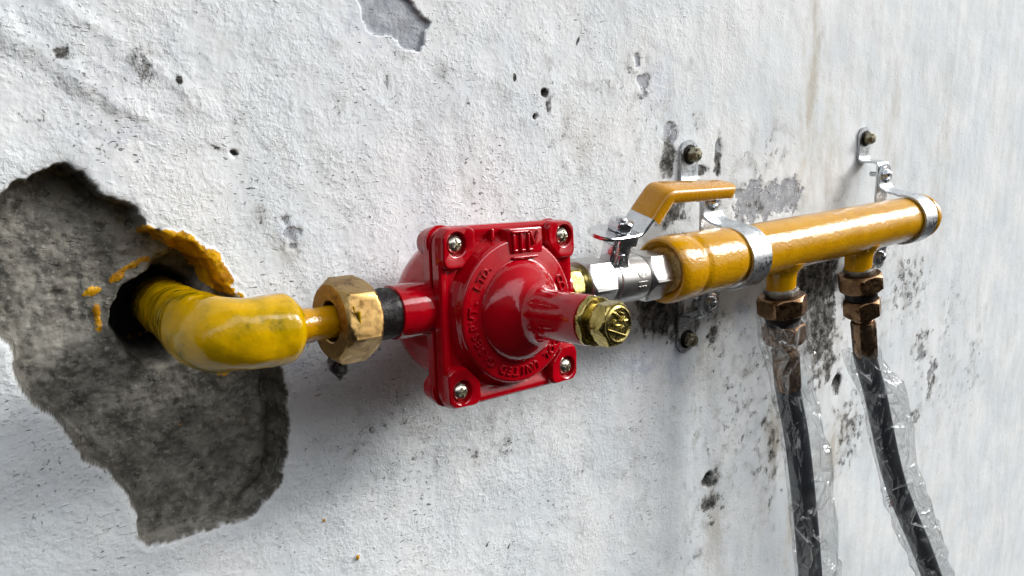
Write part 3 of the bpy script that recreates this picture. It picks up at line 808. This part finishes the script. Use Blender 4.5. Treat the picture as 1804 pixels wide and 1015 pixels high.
hexnut(bm, FV @ Matrix.Translation((0, 0, 6.07)), 1.44, .42, 0, .08, .25)
obj('lock_nut', bm, 'brass_bright', reg)
bm = bmesh.new()
Fc = FV @ Matrix.Translation((0, 0, 6.85)) @ Matrix.Rotation(.1, 4, 'Z')
lathe(bm, [(-.5, .88), (.02, .88)], Fc, 48)
hexnut(bm, Fc, 1.20, .95, 0, .12, 0)
lathe(bm, [(.93, .95), (1.0, .93), (1.06, .84), (1.0, .78), (.98, .76)], Fc, 64)
cap = obj('cap_bolt', bm, 'brass_bright', reg)
bm = bmesh.new()
Fm = Fc @ Matrix.Translation((0, 0, 1.0)) @ Matrix.Rotation(-.45, 4, 'Z')
box(bm, (0, -.42, 0), (1.35, .12, .16), Fm, .05)
for (x, y, w, h, r_) in ((-.35, .0, .16, .34, 0), (-.05, -.08, .30, .14, .4), (.28, -.1, .16, .26, -.3), (-.2, .38, .42, .13, -.3), (.18, .30, .13, .36, -.5), (.42, .28, .3, .13, .5), (-.48, .45, .2, .12, .6), (.05, .58, .3, .1, 0)):
    box(bm, (0, 0, 0), (w, h, .16), Fm @ Matrix.Translation((x, y, 0)) @ Matrix.Rotation(r_, 4, 'Z'), .045)
obj('bolt_marking', bm, 'brass_bright', cap, smooth=50)

# ------------------------------------------------------------------ brass nipple between regulator and valve
bn = thing('brass_nipple', 'short brass hex nipple joining the red regulator to the silver valve', 'pipe fitting', LX(5.4))
bm = bmesh.new(); hexnut(bm, LX(5.3, .3), 1.52, 1.15, 0, .12); obj('hex_flange', bm, 'brass_bright', bn)
bm = bmesh.new(); lathe(bm, [(5.2, 1.1), (6.5, 1.1), (6.6, 1.2), (6.75, 1.12), (6.9, 1.2), (7.05, 1.12), (7.2, 1.2), (7.6, 1.15)], LX(0), 48)
obj('thread', bm, 'brass_bright', bn)

# ------------------------------------------------------------------ ball valve
val = thing('ball_valve', 'silver ball valve with bent lever and yellow grip left of the yellow pipe', 'valve', LX(10.5))
bm = bmesh.new()
lathe(bm, [(9.0, 1.30), (9.2, 1.45), (9.7, 1.50), (9.75, 1.57), (9.9, 1.60), (12.3, 1.60), (12.55, 1.55), (12.7, 1.35), (13.0, 1.3)], LX(0), 80)
vb = obj('valve_body', bm, 'nickel', val)
bm = bmesh.new(); hexnut(bm, LX(6.9, .35), 1.78, 2.35, 1.15, .15)
obj('hex_end', bm, 'nickel', val)
bm = bmesh.new(); hexnut(bm, LX(12.8, .35), 1.82, 2.1, 1.15, .15)
obj('hex_end', bm, 'nickel', val)
VS = LF @ frame((10.25, AX_Y, AX_Z), (0, -.36, 1), (1, 0, 0))        # stem frame, z up
bm = bmesh.new(); lathe(bm, [(1.2, 1.0), (1.65, .80), (2.75, .72), (2.8, .62), (3.5, .60)], VS, 48)
obj('stem_housing', bm, 'chrome', val)
bm = bmesh.new()
box(bm, (-1.15, -.1, 2.1), (.32, .9, 1.3), VS, .08)
box(bm, (-.55, -.75, 1.85), (.5, .25, .7), VS, .06)
obj('stop_lug', bm, 'chrome', val)
# lever: strip in the stem frame
P = fillet([Vector(p) for p in ((-2.85, 0, 3.36), (.75, 0, 3.48), (2.0, 0, 5.3))], .8, 8)
bm = bmesh.new()
P = densify(P, .12)
def lev_w(L):
    if L < 1.1: return math.sqrt(max(.03, 1 - ((1.1 - L) / 1.1) ** 2)) 
    return 1.0 if L < 2.6 else 1.0 - .12 * min(1, (L - 2.6) / 1.0)
sweep(bm, [VS @ p for p in P], rectsec(2.3, .26, .06), (VS.to_3x3() @ Vector((0, 1, 0))), lev_w)
box(bm, (-.6, -1.02, 3.15), (1.7, .22, .7), VS, .07)
lever = obj('lever', bm, 'chrome', val)
bm = bmesh.new()
P = fillet([Vector(p) for p in ((1.48, 0, 4.50), (2.55, 0, 6.28), (10.5, 0, 6.36))], .9, 10)
P = densify(P, .15)
tot = sum((b - a).length for a, b in zip(P, P[1:]))
def grip_w(L):
    d = tot - L; k = 1.12 - .22 * min(1, L / tot)
    if d < .8: k *= math.sqrt(max(.05, 1 - ((.8 - d) / .8) ** 2 * .75))
    return k
a = 1.0
sec = []
for x, y in ((-a, -.62), (-a, -.1), (-a * .93, .10), (-a * .75, .20), (0, .22), (a * .75, .20), (a * .93, .10), (a, -.1), (a, -.62), (a * .92, -.70), (a * .78, -.62), (a * .74, -.25), (0, -.2), (-a * .74, -.25), (-a * .78, -.62), (-a * .92, -.70)):
    sec.append((x, y))
sweep(bm, [VS @ p for p in P], sec, (VS.to_3x3() @ Vector((0, 1, 0))), grip_w)
obj('grip', bm, 'grip', lever, smooth=50)
bm = bmesh.new()
hexnut(bm, VS @ Matrix.Translation((-.45, 0, 3.58)), .86, .66, 0, .10, .5)
lathe(bm, [(3.4, .38), (4.35, .38), (4.42, .30)], VS @ Matrix.Translation((-.45,0,0)), 32)
obj('lever_nut', bm, 'chrome', val)
# cast marks on the body
bm = bmesh.new()
Fq = LF @ frame((11.7, AX_Y, AX_Z), (0, -1, 0.05), (1, 0, 0))
n = 40; rs = []
def on_body(u, v, h):      # wrap flat mark coordinates on the body cylinder
    an = v / 1.6 
    return LF @ Vector((11.65 + u, AX_Y - (1.6 + h) * math.cos(an), AX_Z + (1.6 + h) * math.sin(an)))
def wrapbox(u0, u1, v0, v1, h=.05):
    nv = max(2, int(abs(v1 - v0) / .1))
    r_ = []
    for k in range(nv + 1):
        v = v0 + (v1 - v0) * k / nv
        r_.append([on_body(u0, v, -.05), on_body(u1, v, -.05), on_body(u1, v, h), on_body(u0, v, h)])
    rings(bm, r_)
c0 = .55
pts_o = []
for k in range(n):
    a_ = 2 * PI * k / n
    cs, sn = math.cos(a_), math.sin(a_)
    pts_o.append([on_body(.36 * cs, c0 + .36 * sn, -.05), on_body(.44 * cs, c0 + .44 * sn, -.05), on_body(.44 * cs, c0 + .44 * sn, .05), on_body(.36 * cs, c0 + .36 * sn, .05)])
vv = [[bm.verts.new(p) for p in r] for r in pts_o]
for k in range(n):
    A_, B_ = vv[k], vv[(k + 1) % n]
    for j in range(4): bm.faces.new((A_[j], A_[(j + 1) % 4], B_[(j + 1) % 4], B_[j]))
wrapbox(-.22, .22, c0 - .04, c0 + .04); wrapbox(-.04, .04, c0 - .22, c0 + .24); wrapbox(-.14, .14, c0 - .24, c0 - .16)
wrapbox(-.45, .42, -.32, -.10); wrapbox(-.38, -.18, -.62, -.42); wrapbox(-.08, .1, -.62, -.42); wrapbox(.2, .38, -.62, -.42)
obj('cast_marks', bm, 'nickel', vb, smooth=30)

# ------------------------------------------------------------------ header pipe
AZ = -0.12; AY = -4.9
HF = frame((0, AY, AZ), (1, 0, 0), (0, 0, 1))
hdr = thing('manifold_pipe', 'long glossy yellow manifold pipe held by two clamps above the hoses', 'pipe', Matrix.Translation((0, AY, AZ)))
def orange(a, h, r): return r + lump((math.cos(a) * 2, math.sin(a) * 2, h), 1.8, .020, 2)
bm = bmesh.new()
prof = [(-2.0, 2.12)] + [(x * .4, 2.14) for x in range(-4, 75)] + [(29.7, 2.12), (29.95, 2.0), (30.05, 1.85)]
lathe(bm, prof, HF, 96, orange)
tubeo = obj('pipe_run', bm, 'yellow', hdr)
bm = bmesh.new()
prof = [(-6.6, 1.0), (-7.0, 1.45), (-7.6, 1.6), (-7.9, 1.75), (-8.15, 1.95), (-8.3, 2.1), (-8.25, 2.25), (-8.05, 2.36), (-7.6, 2.42), (-6.2, 2.40), (-5.95, 2.34), (-5.75, 2.22), (-5.55, 2.22), (-5.3, 2.32), (-5.0, 2.34), (-4, 2.33), (-3, 2.32), (-2, 2.3), (-1.2, 2.28), (-1.0, 2.2), (-.9, 2.0)]
lathe(bm, prof, HF, 96, orange)
obj('reducer', bm, 'yellow', hdr)
bm = bmesh.new()
lathe(bm, [(-7.9, .9), (-8.0, 1.62), (-7.7, 1.72), (-7.3, 1.75), (-6.9, 1.0)], HF, 96, lambda a, h, r: r + .10 * mnoise.noise(Vector((math.cos(a) * 4, math.sin(a) * 4, h * 3))))
obj('thread_sealant', bm, 'sealmix', hdr)
for x in (6.55, 18.75):
    bm = bmesh.new()
    FS = frame((x, AY, AZ), (0, 0, -1), (1, 0, 0))
    lathe(bm, [(1.4, 1.75), (1.9, 1.5), (2.2, 1.28), (2.6, 1.2), (3.5, 1.17), (3.8, 1.22), (3.95, 1.1)], FS, 56, lambda a, h, r: r + .05 * mnoise.noise(Vector((math.cos(a) * 2, math.sin(a) * 2, h * 2 + x))))
    obj('outlet_stub', bm, 'yellow', hdr)
def bead(bm, fn, n, r, seed):
    pts = [fn(2 * PI * i / n) for i in range(n)]
    ring_ = []
    for i in range(n):
        p = pts[i]; t = (pts[(i + 1) % n] - pts[i - 1]).normalized()
        c = Vector((0, AY, AZ)); c.x = p.x; nn = (p - c).normalized(); b = t.cross(nn).normalized(); nn = b.cross(t)
        rr = r * (1 + .28 * math.sin(i * 1.25) + .25 * mnoise.noise(Vector((i * .3, seed, 0))))
        ring_.append([p + (nn * math.cos(a) + b * math.sin(a)) * rr for a in [2 * PI * k / 8 for k in range(8)]])
    vv_ = [[bm.verts.new(q) for q in r_] for r_ in ring_]
    for i in range(n):
        A_, B_ = vv_[i], vv_[(i + 1) % n]
        for k in range(8): bm.faces.new((A_[k], A_[(k + 1) % 8], B_[(k + 1) % 8], B_[k]))
for k, x in enumerate((6.55, 18.75)):
    bm = bmesh.new()
    def saddle(a, x=x):
        rr = 1.42; px_, py_ = x + rr * math.cos(a), rr * math.sin(a)
        return Vector((px_, AY + py_, AZ - math.sqrt(max(0.1, 2.12 ** 2 - py_ ** 2))))
    bead(bm, saddle, 96, .16, k)
    obj('weld_bead', bm, 'yellow', hdr)
bm = bmesh.new()
lathe(bm, [(29.3, 2.05), (29.35, 2.2), (29.6, 2.24), (29.95, 2.16), (30.12, 1.9), (30.2, 1.2), (30.22, .01)], HF, 72, orange)
obj('end_cap', bm, 'yellow', hdr)

# ------------------------------------------------------------------ clamps
def make_clamp(label):
    T = Matrix.Translation((0, 0, 0))
    c = thing('pipe_clamp', label, 'clamp', T, 'galvanised clamps holding the manifold pipe')
    Wd = 2.1
    bm = bmesh.new()
    pts = [(0, -.16, 8.75), (0, -.16, 5.42), (0, -2.22, 5.30), (0, -2.22, -5.30), (0, -.16, -5.42), (0, -.16, -8.75)]
    strip(bm, fillet(pts, [.55, .45, .45, .55], 8), Wd, .22)
    obj('bracket', bm, 'zinc', c)
    bm = bmesh.new()
    R_ = 2.33; zc = -.1
    P = [Vector((0, -2.5, 5.15)), Vector((0, -2.5, 3.45)), Vector((0, -2.62, 2.98)), Vector((0, -2.95, 2.66)), Vector((0, -3.45, 2.48)), Vector((0, -4.1, 2.36))]
    P = spline(P, 6)
    arc = []
    for k in range(0, 49):
        a_ = math.radians(100 - 200 * k / 48)
        arc.append(Vector((0, AY - R_ * math.cos(a_), zc + R_ * math.sin(a_))))
    low = [Vector((0, p.y, 2 * zc - p.z)) for p in P][::-1]
    arc = [p for p in arc if p.y < -4.35]
    strip(bm, P + arc + low, Wd + .2, .2)
    obj('strap', bm, 'zinc', c)
    for sz in (1, -1):
        bm = bmesh.new()
        z0 = 4.10 * sz
        Fs = frame((0, -2.6, z0), (0, -1, 0), (1, 0, 0))
        lathe(bm, [(0, .82), (.08, .82), (.10, .5)], Fs, 40)
        hexnut(bm, Fs @ Matrix.Translation((0, 0, .08)), .60, .22, 0, .06)
        pan_head(bm, Fs @ Matrix.Translation((0, 0, .34)) @ Matrix.Rotation(.4 * sz, 4, 'Z'), .44, .24)
        obj('clamp_screw', bm, 'chrome', c)
        bm = bmesh.new()
        lathe(bm, [(-1.6, .2), (-1.55, .25), (0.1, .25)], Fs, 24)
        obj('screw_shank', bm, 'zinc', c)
        bm = bmesh.new()
        Fb = frame((0, -.26, 7.6 * sz), (0, -1, 0), (1, 0, 0))
        lathe(bm, [(0, .78), (.06, .80), (.12, .76), (.14, .4)], Fb, 40)
        obj('washer', bm, 'black', c)
        bm = bmesh.new()
        hexnut(bm, Fb @ Matrix.Translation((0, 0, .12)), .62, .62, 0, .08, .2)
        lathe(bm, [(.68, .5), (.80, .48), (.90, .38), (.93, .1)], Fb, 32, lambda a, h, r: r * (1 + .06 * math.sin(5 * a)))
        obj('wall_bolt', bm, 'bolt', c)
    return c
c1 = make_clamp('galvanised pipe clamp behind the yellow valve lever, nearer the red regulator')
c1.location = Vector((.4, 0, -.2)) * S
c2 = c1.copy(); COL.objects.link(c2)
c2.location = Vector((27.3, 0, 0.0)) * S
c2['label'] = 'galvanised pipe clamp around the closed far end of the yellow pipe'
for ch in list(c1.children):
    k = ch.copy(); COL.objects.link(k); k.parent = c2

# ------------------------------------------------------------------ hoses
def make_hose(x, T_dir, pts, label, k):
    zdir = -Vector(T_dir).normalized()         # local +z up
    F = frame((x, AY, AZ - 3.75), zdir, (1, 0, 0)); F0 = F
    h = thing('gas_hose', label, 'hose', F, 'black gas hoses under the manifold pipe')
    D = F @ Matrix.Rotation(PI, 4, 'X')        # local +z down
    bm = bmesh.new()
    lathe(bm, [(-.25, 1.05), (-.15, 1.32), (.0, 1.42), (.25, 1.38), (.5, 1.2)], D, 40, lambda a, hh, r: r + .10 * mnoise.noise(Vector((math.cos(a) * 3, math.sin(a) * 3, hh * 4 + k))))
    obj('thread_tape', bm, 'tape', h)
    bm = bmesh.new(); hexnut(bm, D @ Matrix.Translation((0, 0, .45)), 2.12, 1.62, 0, .16, .35 + k * .25)
    obj('adapter_nut', bm, 'brass_lower', h)
    bm = bmesh.new(); lathe(bm, [(2.0, 1.7), (2.2, 1.6), (2.4, 1.45), (3.1, 1.35)], D, 48, lambda a, hh, r: r + .06 * mnoise.noise(Vector((math.cos(a) * 3, math.sin(a) * 3, hh * 5))))
    obj('sealed_thread', bm, 'black', h)
    bm = bmesh.new(); hexnut(bm, D @ Matrix.Translation((0, 0, 2.95)), 1.80, 1.65, 0, .16, .1 + k * .3)
    obj('coupling_nut', bm, 'brass_lower', h)
    bm = bmesh.new()
    lathe(bm, [(4.5, .98), (4.9, .98), (4.95, .86), (5.15, .86), (5.2, 1.06), (5.3, 1.12), (8.5, 1.10), (8.85, 1.06), (8.9, .9)], D, 72,
          lambda a, hh, r: min(r, hexr(a, r * .95)) if 5.25 < hh < 8.6 else r)
    obj('ferrule', bm, 'ferrule', h)
    e0 = D @ Vector((0, 0, 8.3)); e1 = D @ Vector((0, 0, 9.3))
    P = spline([e0, e1] + [Vector(p) for p in pts], 14)
    bm = bmesh.new(); tube(bm, P, 1.03, 40)
    obj('rubber_hose', bm, 'rubber', h)
    return h, P, F

P1 = [(8.8, -5.9, -18.6), (10.1, -6.9, -30.5), (11.5, -7.6, -45), (12, -7.2, -62)]
P2 = [(22.1, -5.8, -17.0), (25.6, -6.7, -26.9), (31.9, -7.8, -37.8), (38.5, -8.0, -49), (44, -7.4, -62)]
h1, HP1, F1 = make_hose(6.55, (1.15, -.35, -8.5), P1, 'black rubber gas hose hanging from the outlet nearer the silver valve, nuts inside clear plastic', 0)
h2, HP2, F2 = make_hose(18.95, (1.45, -.4, -8.3), P2, 'black rubber gas hose slanting down from the far outlet, its nuts and collar bare', 1)

# ------------------------------------------------------------------ plastic sleeves
def sleeve(path, widths, label, seed):
    """crumpled film tube: creased facets round the hose. widths: (arc, half width, half depth, side offset)"""
    rnd = random.Random(seed)
    W = Vector((.82, -.57, 0)).normalized()
    pts = densify(path, .16); Ls_ = [0]
    for a, b in zip(pts, pts[1:]): Ls_.append(Ls_[-1] + (b - a).length)
    T = Matrix.Translation(path[0])
    seg = 13; grid = []; L = 0; row = 0
    while L < Ls_[-1] - .5:
        i = min(range(len(Ls_)), key=lambda j: abs(Ls_[j] - L)); i = min(i, len(pts) - 2); p = pts[i]
        t = (pts[i + 1] - pts[max(i - 1, 0)]).normalized()
        w = (W - t * W.dot(t)).normalized(); d = t.cross(w)
        k = 0
        while k < len(widths) - 2 and L > widths[k + 1][0]: k += 1
        u = max(0, min(1, (L - widths[k][0]) / (widths[k + 1][0] - widths[k][0])))
        hw, hd, off = [widths[k][j] * (1 - u) + widths[k + 1][j] * u for j in (1, 2, 3)]
        mn = widths[0][4] if L < widths[0][5] else 1.16
        wob = .28 * mnoise.noise(Vector((seed, 1, L * .3))); wr = .30 * mnoise.noise(Vector((seed, 9, L * .45))); wl_ = .22 * mnoise.noise(Vector((seed, 19, L * .5)))
        r_ = []
        for s_ in range(seg):
            a = 2 * PI * (s_ + (.5 if row % 2 else 0)) / seg + rnd.uniform(-.2, .2)
            ca, sa = math.cos(a), math.sin(a)
            xx = (hw + (wr if ca > 0 else wl_) * abs(ca)) * math.copysign(abs(ca) ** .8, ca) + wob * .4
            yy = hd * math.copysign(abs(sa) ** 1.35, sa)
            k2 = 1 + rnd.uniform(-.16, .12)
            rel = w * (xx * k2 + off) + d * (yy * k2)
            if rel.length < mn + .12: rel = rel.normalized() * (mn + .12 + rnd.uniform(0, .12))
            r_.append(p + rel + t * rnd.uniform(-.5, .5))
        grid.append(r_); row += 1; L += rnd.uniform(1.0, 2.1)
    axis_pts = pts
    bm = bmesh.new(); lay = bm.verts.layers.float.new('crease'); hz_ = bm.verts.layers.float.new('glint_patch')
    N = 5
    ew = {}
    def edge_w(P_, Q_):
        m_ = (P_ + Q_) / 2; kk = (round(m_.x, 3), round(m_.y, 3), round(m_.z, 3))
        if kk not in ew: ew[kk] = rnd.uniform(.7, 1.0) if rnd.random() < .15 else rnd.uniform(0, .3)
        return ew[kk]
    def tri(A, B, C_, wa):
        w1_, w2_, w3_ = edge_w(B, C_), edge_w(A, C_), edge_w(A, B)
        vs_ = {}
        Av, Bv, Cv = A, B, C_
        n_ = (B - A).cross(C_ - A)
        if n_.length < 1e-6: return
        n_.normalize(); bulge = rnd.uniform(-.10, .10); hv = rnd.uniform(.5, 1) if rnd.random() < .07 else 0
        for i in range(N + 1):
            for j in range(N + 1 - i):
                a_, b_ = i / N, j / N; c_ = 1 - a_ - b_
                mb = min(a_, b_, c_)
                q = A * a_ + B * b_ + C_ * c_ + n_ * (bulge * mb * 3 * (1 - mb))
                v = bm.verts.new(q); v[lay] = max(w1_ * max(0, 1 - 3.2 * a_), w2_ * max(0, 1 - 3.2 * b_), w3_ * max(0, 1 - 3.2 * c_))
                v[hz_] = hv * min(1, mb * 9); vs_[(i, j)] = v
        for i in range(N):
            for j in range(N - i):
                bm.faces.new((vs_[(i, j)], vs_[(i + 1, j)], vs_[(i, j + 1)]))
                if i + j < N - 1: bm.faces.new((vs_[(i + 1, j)], vs_[(i + 1, j + 1)], vs_[(i, j + 1)]))
    for i in range(len(grid) - 1):
        a, b = grid[i], grid[i + 1]
        for j in range(seg):
            j2 = (j + 1) % seg
            if i % 2 == 0:
                tri(a[j], a[j2], b[j], 1); tri(a[j2], b[j2], b[j], 1)
            else:
                tri(a[j], a[j2], b[j2], 1); tri(a[j], b[j2], b[j], 1)
    bmesh.ops.remove_doubles(bm, verts=bm.verts, dist=.002)
    o = thing('plastic_sleeve', label, 'plastic sleeve', T, 'clear plastic sleeves on the gas hoses')
    f = obj('film', bm, 'film', o, smooth=32)
    return o, f, grid

def along(F, a, b, n=8):
    D = F @ Matrix.Rotation(PI, 4, 'X')
    return [D @ Vector((0, 0, a + (b - a) * i / n)) for i in range(n + 1)]
def hose_only(P, F):
    D = F @ Matrix.Rotation(PI, 4, 'X'); e = D @ Vector((0, 0, 9.4)); dn = D.to_3x3() @ Vector((0, 0, 1))
    return [p for p in P if (p - e).dot(dn) > .1 and p.z > -60]
pa = along(F1, 2.2, 9.3) + hose_only(HP1, F1)
s1, f1, r1 = sleeve(pa, [(0, 2.05, 1.95, .0, 1.95, 3.0), (2.5, 2.15, 1.9, .05), (5, 1.95, 1.5, .3), (9, 1.85, 1.35, .55), (14, 2.05, 1.3, .85), (19, 2.0, 1.3, .75), (24, 2.05, 1.3, .75), (30, 2.0, 1.3, .7), (60, 2.0, 1.3, .6)],
                     'crumpled clear plastic sleeve over the hose nearer the valve, reaching up over its nuts', 3.3)
pb = along(F2, 8.1, 9.3, 2) + hose_only(HP2, F2)
s2, f2, r2 = sleeve(pb, [(0, 1.9, 1.35, -.35, 1.3, 1.0), (2, 1.7, 1.3, .1), (4.5, 2.1, 1.3, .75), (9, 2.15, 1.3, .7), (14, 2.1, 1.3, .6), (19, 2.2, 1.3, .5), (25, 2.1, 1.3, .35), (60, 2.0, 1.3, .2)],
                     'crumpled clear plastic sleeve on the far slanting hose, beginning below its collar', 11.7)
# printed date mark on the far sleeve

mid_i = next(i for i, p in enumerate(pb) if p.z < -27.0)
pm_ = pb[mid_i]; tt_ = (pb[mid_i + 1] - pb[mid_i - 1]).normalized()
W_ = Vector((.82, -.57, 0)).normalized(); W_ = (W_ - tt_ * W_.dot(tt_)).normalized()
out_ = tt_.cross(W_)
if out_.y > 0: out_ = -out_
Ft = Matrix((-tt_, (out_).cross(-tt_), out_)).transposed().to_4x4()
Ft.translation = pm_ - W_ * 1.35 + out_ * 1.05
Ft = Ft @ Matrix.Rotation(math.radians(180), 4, 'Z')
bm = bmesh.new(); text_bm(bm, '1198', .85, .008, Ft)
obj('printed_number', bm, 'ink', f2, smooth=0)
